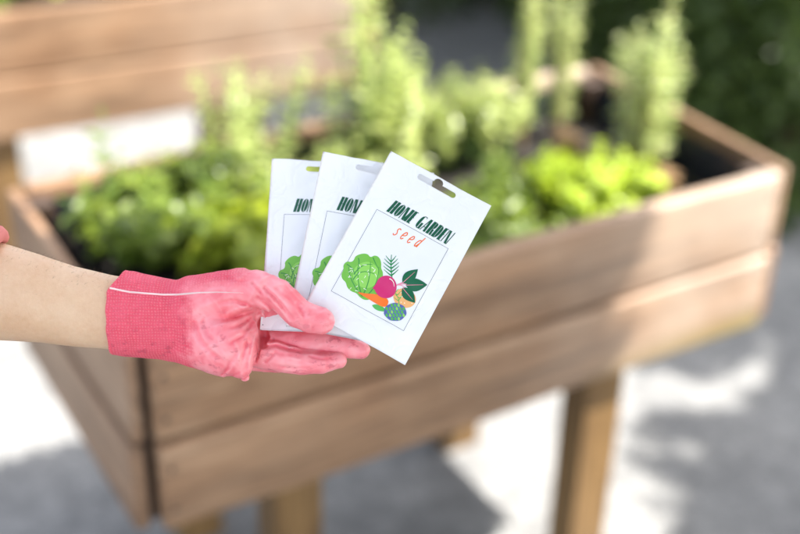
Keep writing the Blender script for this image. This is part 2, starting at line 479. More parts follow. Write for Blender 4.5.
hedge('leafy_hedge', 'dark green hedge across the top of the picture behind the far planter', [(-2.4, 3.3), (-.5, 3.2), (1.2, 3.25), (2.6, 3.2)], .6, 1.7, 34000, True)

# unseen trees outside the frame, crowns shaped to throw the shade --------------
def tree(label, trunk, spec, leaf, n, zlo, zhi, tilt=.0):
    """spec: list of (u, v, r, density) shade patches the crown clumps throw"""
    root = empty('shade_tree', (trunk[0], trunk[1], 0))
    tot = sum(s[2] ** 2 * s[3] for s in spec)
    P = []; cl = []
    for (u, v, r, dn) in spec:
        k = max(40, int(n * r * r * dn / tot))
        zc = random.uniform(zlo + r * .3, zhi - r * .3) if r < 1 else (zlo + zhi) / 2
        q = rng.normal(size=(k, 3)); q /= np.linalg.norm(q, axis=1)[:, None]; q *= rng.random((k, 1)) ** .42
        z = zc + q[:, 2] * min(r * .9, (zhi - zlo) / 2)
        uu = u + q[:, 0] * r; vv = v + q[:, 1] * r
        if r > 1:      # one broad crown: even thickness right up to a ragged rim
            an = rng.random(k) * 2 * np.pi; rr = r * np.sqrt(rng.random(k)) * (1 + .012 * np.sin(23 * an))
            uu = u + rr * np.cos(an); vv = v + rr * np.sin(an); z = rng.uniform(zlo, zhi, k)
        P.append(np.stack([uu + .79 * z - trunk[0], vv - .40 * z - trunk[1], z], 1))
        cl.append(Vector((u + .79 * zc - trunk[0], v - .40 * zc - trunk[1], zc)))
    P = np.concatenate(P); n = len(P)
    a, b, c = quats(n, .5)
    obj('crown', leaves_mesh('crown', P, b, a, leaf * rng.uniform(.6, 1.2, n), 1.3, False), LM['tree'], root, True)
    paths = [([(0, 0, 0), (.03, .02, 1), (.0, .05, zlo + .2)], [.11, .09, .06])]
    for cc in cl[:30]:
        s = Vector((.0, .04, zlo * random.uniform(.7, 1.0)))
        mid = (s + cc) / 2 + Vector((random.uniform(-.1, .1), random.uniform(-.1, .1), .15))
        paths.append(([s, mid, cc], [.045, .03, .01]))
    obj('trunk', tubes_mesh('trunk', paths, 8), M_bark, root, True)
    tag(root, label, 'tree')
    return root
tree('unseen broad dense tree added behind the camera to shade the hand', (1.7, -2.9), [(-.93, -1.30, 1.93, 1.0)], .10, 70000, 2.7, 4.0)  # added only for its shade, crown laid out to fit the wanted shadow
# the second tree: shade wanted on the ground (metres) except in these sun pools
POOLS = [[(.6, -.3), (.6, .75), (1.05, .80), (1.33, .60), (1.42, .49), (1.48, .43), (1.55, .47), (1.60, .41), (1.72, .45), (1.86, .42), (1.80, .30), (1.60, .22), (1.52, .26), (1.42, .27),
          (1.28, .32), (1.20, .27), (1.16, .19), (1.17, .10), (1.08, -.05), (1.0, -.3)],
         [(1.26, .20), (1.32, .215), (1.33, .16), (1.27, .14)], [(1.42, .13), (1.5, .12), (1.48, .06), (1.41, .07)], [(1.95, .75), (2.05, .8), (2.1, .7), (2.0, .66)], [(-3, .6), (1.8, 1.0), (1.75, 1.9), (1.6, 3.0), (-3, 3.4)]]
def inside(px, py, pg):
    c = np.zeros(len(px), bool); j = len(pg) - 1
    for i in range(len(pg)):
        (xi, yi), (xj, yj) = pg[i], pg[j]
        if yi != yj: c ^= ((yi > py) != (yj > py)) & (px < (xj - xi) * (py - yi) / (yj - yi) + xi)
        j = i
    return c
def tree_open(label, trunk, n, zlo, zhi, leaf):
    root = empty('shade_tree', (trunk[0], trunk[1], 0))
    u = rng.uniform(.86, 3.3, n); v = rng.uniform(-1.3, 3.5, n)
    nu = np.array([noise.noise(Vector((a * 9, b * 9, 0))) for a, b in zip(u, v)]) * .045
    nv = np.array([noise.noise(Vector((a * 9, b * 9, 7))) for a, b in zip(u, v)]) * .045
    keep = np.ones(n, bool)
    for pg in POOLS: keep &= ~inside(u + nu, v + nv, pg)
    gap = np.array([noise.noise(Vector((a * 5, b * 5, 3))) for a, b in zip(u, v)])
    keep &= gap > -.42
    g2 = np.array([noise.noise(Vector((a * 11, b * 11, 5))) for a, b in zip(u, v)])
    keep &= ~((v > .85) & (g2 < -.20)) & ~((v > 1.1) & (v < 2.1) & (g2 < -.03)) & ~((v >= 2.1) & (g2 < -.12))
    u, v = u[keep], v[keep]; z = rng.uniform(zlo, zhi, len(u))
    P = np.stack([u + .79 * z - trunk[0], v - .40 * z - trunk[1], z], 1)
    a, b, c = quats(len(P), .5)
    obj('crown', leaves_mesh('crown', P, b, a, leaf * rng.uniform(.7, 1.2, len(P)), 1.3, False), LM['tree'], root, True)
    paths = [([(0, 0, 0), (.03, .02, 1), (.0, .05, zlo)], [.11, .09, .06])]
    for q in P[:40]:
        q = Vector(q); s0 = Vector((0, .04, zlo * random.uniform(.75, 1.0))); mid = (s0 + q) / 2 + Vector((random.uniform(-.1, .1), random.uniform(-.1, .1), .1))
        paths.append(([s0, mid, q], [.04, .025, .006]))
    obj('trunk', tubes_mesh('trunk', paths, 8), M_bark, root, True)
    tag(root, label, 'tree')
tree_open('open crowned garden tree right of the planter throwing dappled shade', (4.6, -.3), 52000, 3.0, 3.9, .075)

# ------------------------------------------------------------------ hand space
# px units: x right, y down, z toward the viewer; 1 unit = 0.8 mm
S = .0008
O = CAM + FWD * FOCUS
def c3(x, y, z):
    k = 1 - S * z / FOCUS
    return (400 + (x - 400) * k, 267 + (y - 267) * k, z)
HM = Matrix.Identity(4)          # hand space -> world
for i in range(3):
    HM[i][0] = RIGHT[i] * S; HM[i][1] = DOWN[i] * S; HM[i][2] = -FWD[i] * S
HO = O - (RIGHT * 400 + DOWN * 267) * S
for i in range(3): HM[i][3] = HO[i]
HMn = np.array(HM)
BASE = np.array(HM @ Vector((180, 320, 0)))
def to_world(V):
    return V @ HMn[:3, :3].T + HMn[:3, 3]

# ---- implicit surface of the glove
H0 = np.array([104., 256., -52.]); H1 = np.array([380., 396., 56.]); ST = 1.0
gx, gy, gz = [np.arange(H0[i], H1[i], ST, dtype=np.float32) for i in range(3)]
F = np.full((len(gx), len(gy), len(gz)), 60., dtype=np.float32)
def chain_field(pts, zs, sl):
    X = gx[sl[0]][:, None, None]; Y = gy[sl[1]][None, :, None]; Z = gz[sl[2]][None, None, :]
    best = None
    for a, b in zip(pts[:-1], pts[1:]):
        ax, ay, az = c3(*a[:3]); bx, by, bz = c3(*b[:3])
        az /= zs; bz /= zs
        d = np.array([bx - ax, by - ay, bz - az]); dd = float(d @ d) + 1e-9
        t = np.clip(((X - ax) * d[0] + (Y - ay) * d[1] + (Z / zs - az) * d[2]) / dd, 0, 1)
        q = np.sqrt((X - ax - t * d[0]) ** 2 + (Y - ay - t * d[1]) ** 2 + (Z / zs - az - t * d[2]) ** 2) - (a[3] + t * (b[3] - a[3]))
        best = q if best is None else np.minimum(best, q)
    return best.astype(np.float32)
def add(pts, zs=1.0, k=5.0, F=F):
    mr = max(p[3] for p in pts) + k + 3
    lo = [min(p[i] for p in pts) - mr * (1 if i < 2 else max(zs, .6)) - 4 for i in range(3)]
    hi = [max(p[i] for p in pts) + mr * (1 if i < 2 else max(zs, .6)) + 4 for i in range(3)]
    sl = tuple(slice(max(0, int((lo[i] - H0[i]) / ST)), max(0, int((hi[i] - H0[i]) / ST) + 1)) for i in range(3))
    f = chain_field(pts, zs, sl); g = F[sl]
    h = np.clip(.5 + .5 * (g - f) / k, 0, 1)
    F[sl] = g * (1 - h) + f * h - k * h * (1 - h)

# fingers in their own field so that creases between them stay sharp
add([(112, 313, 0, 41.5), (128, 314, 0, 43.0), (150, 317, 0, 41.5), (172, 320.5, 0, 39.8), (190, 321, 0, 41)], .74, 3)
add([(188, 321, -1, 41), (205, 323, -2, 44), (220, 325, -4, 46), (229, 326, -9, 38)], .60, 8)          # metacarpals
add([(196, 304, 6, 28), (222, 297, 12, 26), (241, 291, 17, 22.5), (258, 290, 21, 18.5)], .95, 9)          # ball of the thumb
add([(200, 338, 6, 30), (222, 343, 13, 33), (232, 352, 16, 24), (240, 366, 17, 12.5), (244.5, 377, 15, 4.5)], .85, 7)  # heel of the palm
add([(238, 332, 8, 17), (241, 352, 8, 15)], .8, 6)
add([(258, 290, 21, 18.5), (276, 295, 24, 16.8), (288, 304, 24, 15.4), (299, 313, 23, 14.6), (311, 318.5, 22.5, 14.4), (321, 321, 22, 13.2)], .92, 3)
FF_ = np.full_like(F, 60.)
add([(215, 300, -14, 22), (250, 312, -20, 15), (290, 318, -18, 12.5), (332, 322, -16, 11), (352, 326, -13, 9)], 1, 3, FF_)
add([(225, 325, -16, 22), (262, 341, -19, 13.5), (292, 342.5, -19, 12.6), (330, 344.5, -17, 12.4), (350, 347.5, -15, 11.2), (361.5, 350.5, -14, 8.8)], 1, 1.2, FF_)
add([(228, 345, -14, 19), (262, 354, -8, 15), (274, 356, -5, 15.4), (300, 362, -5, 13.2), (322, 362.3, -5, 11.4), (338.5, 360.5, -6, 8.3)], 1, 1.2, FF_)
add([(232, 352, -22, 18), (275, 361, -27, 12), (300, 361, -28, 10.5), (318, 360, -26, 8.5)], 1, 1.2, FF_)
CV = np.full_like(F, 60.)
add([(258, 311, 30, 1.6), (260.5, 316, 12, 3.6), (263, 325, 2, 6.2), (264, 337, -1, 5.8), (261.5, 346, 1, 3.2)], 3.0, 1.0, CV)
add([(260, 340, 8, 3.0), (258, 350, 8, 2.6), (255, 362, 8, 2.2), (251, 372, 6, 1.6)], 2.6, 1.0, CV)
k = 1.6
h = np.clip(.5 + .5 * (FF_ - F) / k, 0, 1)
F = FF_ * (1 - h) + F * h - k * h * (1 - h)

F = np.maximum(F, -CV)
X = gx[:, None, None]; Y = gy[None, :, None]; Z = gz[None, None, :]
# creases drawn as grooves / ridges on the viewer's side
X2 = gx[:, None]; Y2 = gy[None, :]
G2 = np.zeros((len(gx), len(gy)), dtype=np.float32)
def groove(pts, w, d, taper=True):
    bestd = np.full_like(G2, 1e3); bestt = np.zeros_like(G2)
    tot = len(pts) - 1
    for i, (a, b) in enumerate(zip(pts[:-1], pts[1:])):
        dx, dy = b[0] - a[0], b[1] - a[1]; dd = dx * dx + dy * dy
        t = np.clip(((X2 - a[0]) * dx + (Y2 - a[1]) * dy) / dd, 0, 1)
        q = np.hypot(X2 - a[0] - t * dx, Y2 - a[1] - t * dy)
        mk = q < bestd; bestd = np.where(mk, q, bestd); bestt = np.where(mk, (i + t) / tot, bestt)
    e = d * np.exp(-(bestd / w) ** 2)
    if taper: e = e * np.clip((1 - bestt) * 2.2, 0, 1)
    return e.astype(np.float32)
for pts, w, d in [
    ([(260, 310), (247, 313), (232, 318), (216, 318)], 2.6, 2.6), ([(260, 309), (250, 303), (238, 300), (222, 302)], 2.2, 1.8),
    ([(258, 313), (243, 324), (228, 329)], 2.4, 2.0), ([(256, 318), (246, 334), (232, 343)], 2.2, 1.4),
    ([(199, 322), (206, 337), (220, 352), (234, 362)], 3.0, 1.6), ([(208, 320), (213, 332), (226, 344), (238, 352)], 2.6, 1.3),
    ([(262, 297), (272, 305), (280, 316), (286, 326)], 2.4, 1.9), ([(268, 287), (279, 297), (289, 309), (300, 322)], 2.2, 1.7),
    ([(280, 288), (291, 297), (301, 308), (308, 318)], 1.9, 1.2), ([(257, 283), (264, 290), (268, 299)], 2.0, 1.4),
    ([(300, 303), (306, 311), (308, 323)], 1.8, .9), ([(232, 278), (245, 281), (258, 279)], 2.0, 1.0),
    ([(214, 286), (226, 284), (240, 286)], 1.8, .8),
    ([(264, 347), (276, 345.5), (290, 349.5), (306, 351.5), (325, 351.5), (340, 352.5)], 1.7, 2.2), ([(266, 361), (276, 352), (290, 358)], 2.0, 1.6), ([(280, 366), (296, 368), (314, 366)], 1.8, .8),
    ([(272, 340), (282, 338), (296, 341)], 1.8, 1.1), ([(318, 338), (332, 341), (345, 345)], 1.8, .8), ([(310, 356), (322, 359), (335, 358)], 1.5, .7),
    ([(250, 342), (246, 356), (243, 372)], 1.8, 1.5), ([(225, 372), (232, 366), (236, 356)], 2.0, 1.2),
    ([(170, 352), (178, 345), (183, 330)], 2.4, 1.0), ([(190, 300), (196, 312), (197, 330), (193, 345)], 3.0, .9)]:
    G2 += groove(pts, w * .95, d * 1.6)
for pts, w, d in [([(252, 366), (255, 350), (258, 332)], 1.7, 1.5), ([(232, 312), (245, 307), (256, 304)], 2.2, 1.1), ([(273, 296), (284, 308), (292, 320)], 2.0, 1.2),
                  ([(205, 330), (214, 344), (230, 356)], 2.2, .8), ([(240, 340), (244, 356), (245, 376)], 1.8, .9), ([(284, 290), (296, 302), (304, 315)], 1.8, .9),
                  ([(270, 350), (284, 356), (300, 359)], 1.7, .9), ([(112, 271), (113, 300), (113, 352)], 1.8, 1.0), ([(126, 271), (114, 288)], 1.8, 1.0)]:
    G2 -= groove(pts, w, d * 1.25, False)
front = np.clip((Z + 6) / 8, 0, 1)
F += G2[:, :, None] * front
# soft irregular folds
def wob(a, b, c_, ph): return np.sin(X * a + Y * b + Z * c_ + ph)
fold = wob(.11, .23, .09, 0) * wob(.21, -.07, .13, 1.3) * .55 + wob(.33, .17, -.21, 2) * wob(-.12, .37, .11, .4) * .35 + wob(.62, .4, .3, 1) * wob(.35, -.66, .2, 3) * .16
palmk = np.clip((X - 182) / 25, .35, 1)
wx = X + 7 * np.sin(Y * .09 + Z * .05) ; wy = Y + 6 * np.sin(X * .07 + 1)
ridge = (1 - np.abs(np.sin(wx * .085 + wy * .125 + Z * .03))) ** 3 + .7 * (1 - np.abs(np.sin(wx * .15 - wy * .06 + 1.1))) ** 4
F += (ridge * -.8 * np.clip((X - 195) / 25, 0, 1) * np.where((X > 252) & (Y > 330), .25, 1)).astype(np.float32)
F += fold.astype(np.float32) * palmk * .45
# cuff: rim cut, gather folds and hollow round the wrist
F += (np.sin(Y * .55 + 1) * .25 * np.clip((200 - X) / 40, 0, 1) * (Z * 0 + 1)).astype(np.float32)
F += (1.3 * np.exp(-((X - 178) / 6) ** 2) * np.clip((300 - Y) / 20, 0, 1) * (Z * 0 + 1)).astype(np.float32)
xcut = 112.5 + np.clip(291 - Y, 0, 40) * .62 + .5 * np.sin(Y * .3) + Z * 0
F = np.maximum(F, (xcut - X).astype(np.float32))
arm_in = np.sqrt((Y - (312.5 + (X - 112) * .08)) ** 2 + (Z / .76) ** 2) - 37.5
F = np.maximum(F, np.where(X < 122, -arm_in, -60).astype(np.float32))

def surface_nets(F, org, st):
    ins = F < 0
    c = np.zeros(tuple(s - 1 for s in F.shape), np.int8)
    for dx in (0, 1):
        for dy in (0, 1):
            for dz in (0, 1):
                c += ins[dx:F.shape[0] - 1 + dx, dy:F.shape[1] - 1 + dy, dz:F.shape[2] - 1 + dz]
    act = (c > 0) & (c < 8)
    I = np.argwhere(act); vid = -np.ones(act.shape, np.int64); vid[act] = np.arange(len(I))
    acc = np.zeros((len(I), 3)); cnt = np.zeros(len(I))
    corners = [(a, b, d) for a in (0, 1) for b in (0, 1) for d in (0, 1)]
    for p in corners:
        for ax in range(3):
            if p[ax]: continue
            q = list(p); q[ax] = 1
            fa = F[I[:, 0] + p[0], I[:, 1] + p[1], I[:, 2] + p[2]]; fb = F[I[:, 0] + q[0], I[:, 1] + q[1], I[:, 2] + q[2]]
            cr = (fa < 0) != (fb < 0); t = np.where(cr, fa / np.where(cr, fa - fb, 1), 0)
            pos = np.tile(np.array(p, float), (len(I), 1)); pos[:, ax] = t
            acc += pos * cr[:, None]; cnt += cr
    V = (I + acc / cnt[:, None]) * st + org
    quads = []
    for ax in range(3):
        o1, o2 = [i for i in range(3) if i != ax]
        sl0 = [slice(None)] * 3; sl1 = [slice(None)] * 3
        sl0[ax] = slice(0, -1); sl1[ax] = slice(1, None)
        a = ins[tuple(sl0)]; b = ins[tuple(sl1)]
        E = np.argwhere(a != b)
        ok = (E[:, o1] > 0) & (E[:, o2] > 0) & (E[:, o1] < F.shape[o1] - 1) & (E[:, o2] < F.shape[o2] - 1)
        E = E[ok]; flip = a[tuple(E.T)]
        def g(d1, d2):
            e = E.copy(); e[:, o1] += d1; e[:, o2] += d2
            return vid[tuple(e.T)]
        q = np.stack([g(-1, -1), g(0, -1), g(0, 0), g(-1, 0)], 1)
        if ax == 1: flip = ~flip
        q[~flip] = q[~flip][:, ::-1]
        quads.append(q)
    return V, np.concatenate(quads)
V, Q = surface_nets(F, H0, ST)
# light smoothing
def smooth(V, Q, it, lam=.5):
    e = np.concatenate([Q[:, [0, 1]], Q[:, [1, 2]], Q[:, [2, 3]], Q[:, [3, 0]]]); e = np.concatenate([e, e[:, ::-1]])
    cnt = np.bincount(e[:, 0], minlength=len(V))[:, None]
    for _ in range(it):
        s = np.stack([np.bincount(e[:, 0], weights=V[e[:, 1], i], minlength=len(V)) for i in range(3)], 1) / np.maximum(cnt, 1)
        V = V + lam * (s - V)
    return V
V = smooth(V, Q, 2)
Vh = V.copy()
Q = Q[:, ::-1]
glove_me = np_mesh('glove', to_world(V) - BASE, Q)
at = glove_me.attributes.new('hand', 'FLOAT_VECTOR', 'POINT')
at.data.foreach_set('vector', Vh.astype(np.float32).ravel())
ang = np.arctan2(Vh[:, 2] / .74, Vh[:, 1] - 318)
at = glove_me.attributes.new('wrap', 'FLOAT_VECTOR', 'POINT')
at.data.foreach_set('vector', np.stack([Vh[:, 0], ang * 41, np.zeros(len(Vh))], 1).astype(np.float32).ravel())

# glove material
m, nt, bs, nn, L = nodes('glove_rubber')
ah = N(nt, 'ShaderNodeAttribute', attribute_name='hand'); aw = N(nt, 'ShaderNodeAttribute', attribute_name='wrap')
sx = N(nt, 'ShaderNodeSeparateXYZ'); L.new(ah.outputs['Vector'], sx.inputs[0])
sw = N(nt, 'ShaderNodeSeparateXYZ'); L.new(aw.outputs['Vector'], sw.inputs[0])
hx, hy, hz = sx.outputs
nlow = noise_tex(nt, ah.outputs['Vector'], .06, 3); nmid = noise_tex(nt, ah.outputs['Vector'], .16, 5, .65); nfine = noise_tex(nt, ah.outputs['Vector'], .7, 4, .7)
# knit -> coating transition
cx = math_(nt, 'ADD', hx, math_(nt, 'MULTIPLY', math_(nt, 'SUBTRACT', nlow, .5), 40))
mr = N(nt, 'ShaderNodeMapRange', interpolation_type='SMOOTHSTEP'); mr.inputs[1].default_value = 184; mr.inputs[2].default_value = 204; L.new(cx, mr.inputs[0])
up = N(nt, 'ShaderNodeMapRange', interpolation_type='SMOOTHSTEP'); up.inputs[1].default_value = 276; up.inputs[2].default_value = 290; L.new(hy, up.inputs[0])
rt = N(nt, 'ShaderNodeMapRange', interpolation_type='SMOOTHSTEP'); rt.inputs[1].default_value = 225; rt.inputs[2].default_value = 262; L.new(hx, rt.inputs[0])
coat = math_(nt, 'MULTIPLY', mr.outputs[0], math_(nt, 'MAXIMUM', up.outputs[0], rt.outputs[0]))
knit = math_(nt, 'SUBTRACT', 1.0, coat, True)
per = 2 * math.pi / 2.75
kw1 = math_(nt, 'MULTIPLY', noise_tex(nt, ah.outputs['Vector'], .09, 3), 5.0); kw2 = math_(nt, 'MULTIPLY', noise_tex(nt, ah.outputs['Vector'], .12, 3, .6), 4.0)
ga = math_(nt, 'SINE', math_(nt, 'MULTIPLY', math_(nt, 'ADD', sw.outputs[0], kw1), per * .95)); gb = math_(nt, 'SINE', math_(nt, 'MULTIPLY', math_(nt, 'ADD', sw.outputs[1], kw2), per * .9))
grid = math_(nt, 'MULTIPLY', math_(nt, 'ADD', ga, 1.0), math_(nt, 'ADD', gb, 1.0))  # 0..4
grid = math_(nt, 'MULTIPLY', grid, .25)
kc = mixc(nt, grid, (.74, .068, .115), (.86, .19, .24))
kc = mixc(nt, math_(nt, 'MULTIPLY', ramp(nt, nlow, [(.35, (0, 0, 0)), (.65, (1, 1, 1))]), .35), kc, (.84, .13, .20))
nsoft = noise_tex(nt, ah.outputs['Vector'], .055, 2, .5, .4)
cc = ramp(nt, nsoft, [(.30, (.78, .11, .15)), (.5, (.86, .20, .24)), (.68, (.89, .29, .32))])
col = mixc(nt, coat, kc, cc)
# whitish sheen painted into the colour of the coating's raised folds
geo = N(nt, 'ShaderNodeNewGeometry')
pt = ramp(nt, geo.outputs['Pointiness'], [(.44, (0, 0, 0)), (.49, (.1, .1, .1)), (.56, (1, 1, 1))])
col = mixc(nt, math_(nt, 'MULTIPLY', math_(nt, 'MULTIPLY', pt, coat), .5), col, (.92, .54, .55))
pc = ramp(nt, geo.outputs['Pointiness'], [(.40, (1, 1, 1)), (.48, (0, 0, 0))])  # shade in the creases, painted as a deeper pink
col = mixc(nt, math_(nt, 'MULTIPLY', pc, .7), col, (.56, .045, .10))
# soil smudges
stv = N(nt, 'ShaderNodeMapping'); stv.inputs['Scale'].default_value = (.04, .065, .04); stv.inputs['Rotation'].default_value = (0, 0, .35); L.new(ah.outputs['Vector'], stv.inputs[0])
sn = noise_tex(nt, stv.outputs[0], 2.0, 4, .62, .15); sb = noise_tex(nt, ah.outputs['Vector'], .045, 2)
low = N(nt, 'ShaderNodeMapRange'); low.inputs[1].default_value = 300; low.inputs[2].default_value = 345; L.new(hy, low.inputs[0])
smf = math_(nt, 'MULTIPLY', ramp(nt, sn, [(.56, (0, 0, 0)), (.66, (1, 1, 1))]), math_(nt, 'MULTIPLY', math_(nt, 'ADD', low.outputs[0], .22), math_(nt, 'MULTIPLY', sb, 1.6)), True)
col = mixc(nt, math_(nt, 'MULTIPLY', smf, .5), col, (.42, .035, .075))
L.new(col, bs.inputs['Base Color'])
L.new(ramp(nt, coat, [(0, (.8, .8, .8)), (1, (.29, .29, .29))]), bs.inputs['Roughness'])
bs.inputs['Subsurface Weight'].default_value = .08; bs.inputs['Subsurface Radius'].default_value = (.004, .0015, .0015); bs.inputs['Subsurface Scale'].default_value = 1
hgt = math_(nt, 'ADD', math_(nt, 'MULTIPLY', math_(nt, 'MULTIPLY', grid, knit), .9), math_(nt, 'ADD', math_(nt, 'MULTIPLY', nfine, .12), math_(nt, 'MULTIPLY', nmid, .22)))
bump(nt, hgt, .75, .0011, bs)
M_glove = m
M_seam = plain('seam_thread', (.88, .66, .64), .8)

# skin material
m, nt, bs, nn, L = nodes('skin')
tc = N(nt, 'ShaderNodeTexCoord')
n1 = noise_tex(nt, tc.outputs['Object'], 22, 4, .6); n2 = noise_tex(nt, tc.outputs['Object'], 260, 4, .7); vv = N(nt, 'ShaderNodeTexVoronoi'); vv.inputs['Scale'].default_value = 900; L.new(tc.outputs['Object'], vv.inputs['Vector'])
c = ramp(nt, n1, [(.3, (.60, .365, .215)), (.55, (.68, .46, .30)), (.75, (.73, .53, .36))])
c = mixc(nt, .2, c, ramp(nt, n2, [(.3, (.50, .29, .17)), (.7, (.73, .55, .37))]))
L.new(c, bs.inputs['Base Color']); bs.inputs['Roughness'].default_value = .48
bs.inputs['Subsurface Weight'].default_value = .25; bs.inputs['Subsurface Radius'].default_value = (.006, .002, .001); bs.inputs['Subsurface Scale'].default_value = 1
bump(nt, mixc(nt, .5, n2, vv.outputs['Distance']), .4, .0007, bs)
M_skin = m
# sleeve cloth
m, nt, bs, nn, L = nodes('sleeve_cloth')
tc = N(nt, 'ShaderNodeTexCoord')
w1 = N(nt, 'ShaderNodeTexWave'); w1.inputs['Scale'].default_value = 450; L.new(tc.outputs['Object'], w1.inputs['Vector'])
n1 = noise_tex(nt, tc.outputs['Object'], 30, 3)
L.new(ramp(nt, n1, [(.3, (.50, .14, .13)), (.7, (.62, .21, .19))]), bs.inputs['Base Color'])
bs.inputs['Roughness'].default_value = .9; bump(nt, w1.outputs[0], .3, .0006, bs)
M_sleeve = m

# ---- the person: arm, glove, sleeve
person = empty('person', BASE)
tag(person, 'outstretched bare forearm in a soiled pink garden glove holding the fan of seed packets', 'person')
obj('glove', glove_me, M_glove, person, True)
glove_o = [c for c in person.children if c.name.startswith('glove')][0]

def loft(rings):
    V = []; Fq = []
    n = len(rings[0])
    for r in rings: V += list(r)
    for i in range(len(rings) - 1):
        for j in range(n):
            Fq.append((i * n + j, (i + 1) * n + j, (i + 1) * n + (j + 1) % n, i * n + (j + 1) % n))
    return np.array(V, float), np.array(Fq)
def interp(tab, x):
    return [float(np.interp(x, [t[0] for t in tab], [t[i] for t in tab])) for i in range(1, len(tab[0]))]
# centre y, semi y, semi z along the forearm (x px)
AT = [(-300, 293, 58, 56), (-240, 294, 64, 60), (-160, 294, 62, 56), (-80, 293, 56, 50), (0, 291.5, 48.5, 42), (40, 303-4.5, 43.5, 37), (75, 306.5, 39.8, 33), (112, 312.5, 37, 28.5), (140, 316, 36, 27), (175, 320, 34, 24)]
xs = np.concatenate([np.arange(170, -301, -5)])
rings = []
for x in xs:
    cy, ry, rz_ = interp(AT, x)
    r = []
    for j in range(64):
        a = 2 * math.pi * j / 64
        ca, sa = math.cos(a), math.sin(a)
        bl = 1 + .02 * math.sin(2 * a + .6) + .012 * noise.noise(Vector((x * .02, ca * 1.5, sa * 1.5)))
        tend = -.6 * math.exp(-((a - 1.9) / .18) ** 2) * max(0, (x - 20) / 90)
        q = c3(x, cy - ry * ca * bl, rz_ * sa * bl + tend)
        r.append(q)
    rings.append(np.array(r))
# bend up into the upper arm beyond the frame
last = rings[-1]; cen = last.mean(0)
up_dir = np.array([-.35, -.75, .55]); up_dir /= np.linalg.norm(up_dir); fwd0 = np.array([-1., 0, 0])
ringsU = []
p = cen.copy()
for i in range(1, 22):
    t = min(1, i / 7); d = fwd0 * (1 - t) + up_dir * t; d /= np.linalg.norm(d)
    p = p + d * 17
    side = np.cross(d, [0, 0, 1.]); side /= np.linalg.norm(side); oth = np.cross(side, d)
    rr = 58 + 4 * math.sin(i * .2)
    r = []
    for j in range(64):
        a = 2 * math.pi * j / 64
        r.append(p + rr * (math.cos(a) * side * -1 * -1 + math.sin(a) * oth * (1 if oth[2] > 0 else -1)))
    ringsU.append(np.array(r))
# keep ring orientation consistent
def align(prev, r):
    best = None
    for rev in (0, 1):
        rr = r[::-1] if rev else r
        for s in range(0, 64, 2):
            q = np.roll(rr, s, 0); e = ((q - prev) ** 2).sum()
            if best is None or e < best[0]: best = (e, q)
    return best[1]
prev = rings[-1]
for r in ringsU:
    r2 = align(prev, r); rings.append(r2); prev = r2
Va, Fa = loft(rings)
n0 = len(Va); Va = np.vstack([Va, rings[-1].mean(0)[None], rings[0].mean(0)[None]])
me = bpy.data.meshes.new('arm')
faces = [tuple(f) for f in Fa] + [(n0, n0 - 64 + (j + 1) % 64, n0 - 64 + j) for j in range(64)] + [(n0 + 1, j, (j + 1) % 64) for j in range(64)]
me.from_pydata([tuple(v) for v in (to_world(Va) - BASE)], [], faces); me.update()
bmt = bmesh.new(); bmt.from_mesh(me); bmesh.ops.recalc_face_normals(bmt, faces=bmt.faces); bmt.to_mesh(me); bmt.free()
arm_o = obj('arm', me, M_skin, person, True)
# sleeve with a rolled hem, slanting away from the viewer at the bottom
srings = []
def sleeve_ring(xc, grow, k, roll=0):
    r = []
    for j in range(64):
        a = 2 * math.pi * j / 64; ca, sa = math.cos(a), math.sin(a)
        x = xc + 27 * ca - 10 * max(0, sa)
        cy, ry, rz_ = interp(AT, min(x, 150))
        g = grow + 1.6 * noise.noise(Vector((xc * .05, ca * 3, sa * 3))) + 1.4 * math.sin(6 * a + xc * .06) * min(1, k)
        r.append(c3(x, cy - (ry + g) * ca, (rz_ + g) * sa))
    return np.array(r)
for xc, g in ((-24, 2), (-19, 5), (-17.5, 10), (-19, 15), (-24, 18.5), (-31, 19), (-39, 17), (-44, 13), (-52, 11.5), (-75, 14), (-110, 13), (-150, 16), (-190, 15), (-240, 18), (-270, 16)):
    srings.append(sleeve_ring(xc, g, 1))
prev = srings[-1]
for i, r in enumerate(ringsU[1:]):
    cen = r.mean(0); r = cen + (r - cen) * (1.27 + .05 * math.sin(i * 1.3))
    r = align(prev, r); srings.append(r); prev = r
Vs, Fs = loft(srings)
me = np_mesh('sleeve', to_world(Vs) - BASE, Fs)
sl = obj('sleeve', me, M_sleeve, person, True)
# white seam thread along the glove: project on the surface
def surf_z(x, y):
    ix = int(round((x - H0[0]) / ST)); iy = int(round((y - H0[1]) / ST))
    colF = F[ix, iy]; w = np.where(colF < 0)[0]
    if len(w) == 0: return None
    i = w[-1]
    if i + 1 >= len(gz): return float(gz[i])
    t = colF[i] / (colF[i] - colF[i + 1]); return float(gz[i] + t * ST)
pts = []
sp = [(112.6, 287), (122, 289), (135, 291.5), (152, 293), (168, 294.2), (182, 294), (205, 292), (222, 291.5), (238, 291.8), (252, 292.5)]
for i in range(110):
    x = 112.8 + (248 - 112.8) * i / 109; y = float(np.interp(x, [s[0] for s in sp], [s[1] for s in sp]))
    z = surf_z(x, y)
    if z is not None: pts.append((x, y, z + .1))
zz = np.array([p[2] for p in pts]); zz = np.convolve(np.pad(zz, 2, 'edge'), np.ones(5) / 5, 'valid')
pts = [(p[0], p[1], z) for p, z in zip(pts, zz)]
pw = to_world(np.array(pts)) - BASE
me = tubes_mesh('seam', [([tuple(p) for p in pw], [(.95 if i < 60 else .95 - (i - 60) * .017) * S for i in range(len(pw))])], 8)
seam = obj('seam', me, M_seam, glove_o, True)
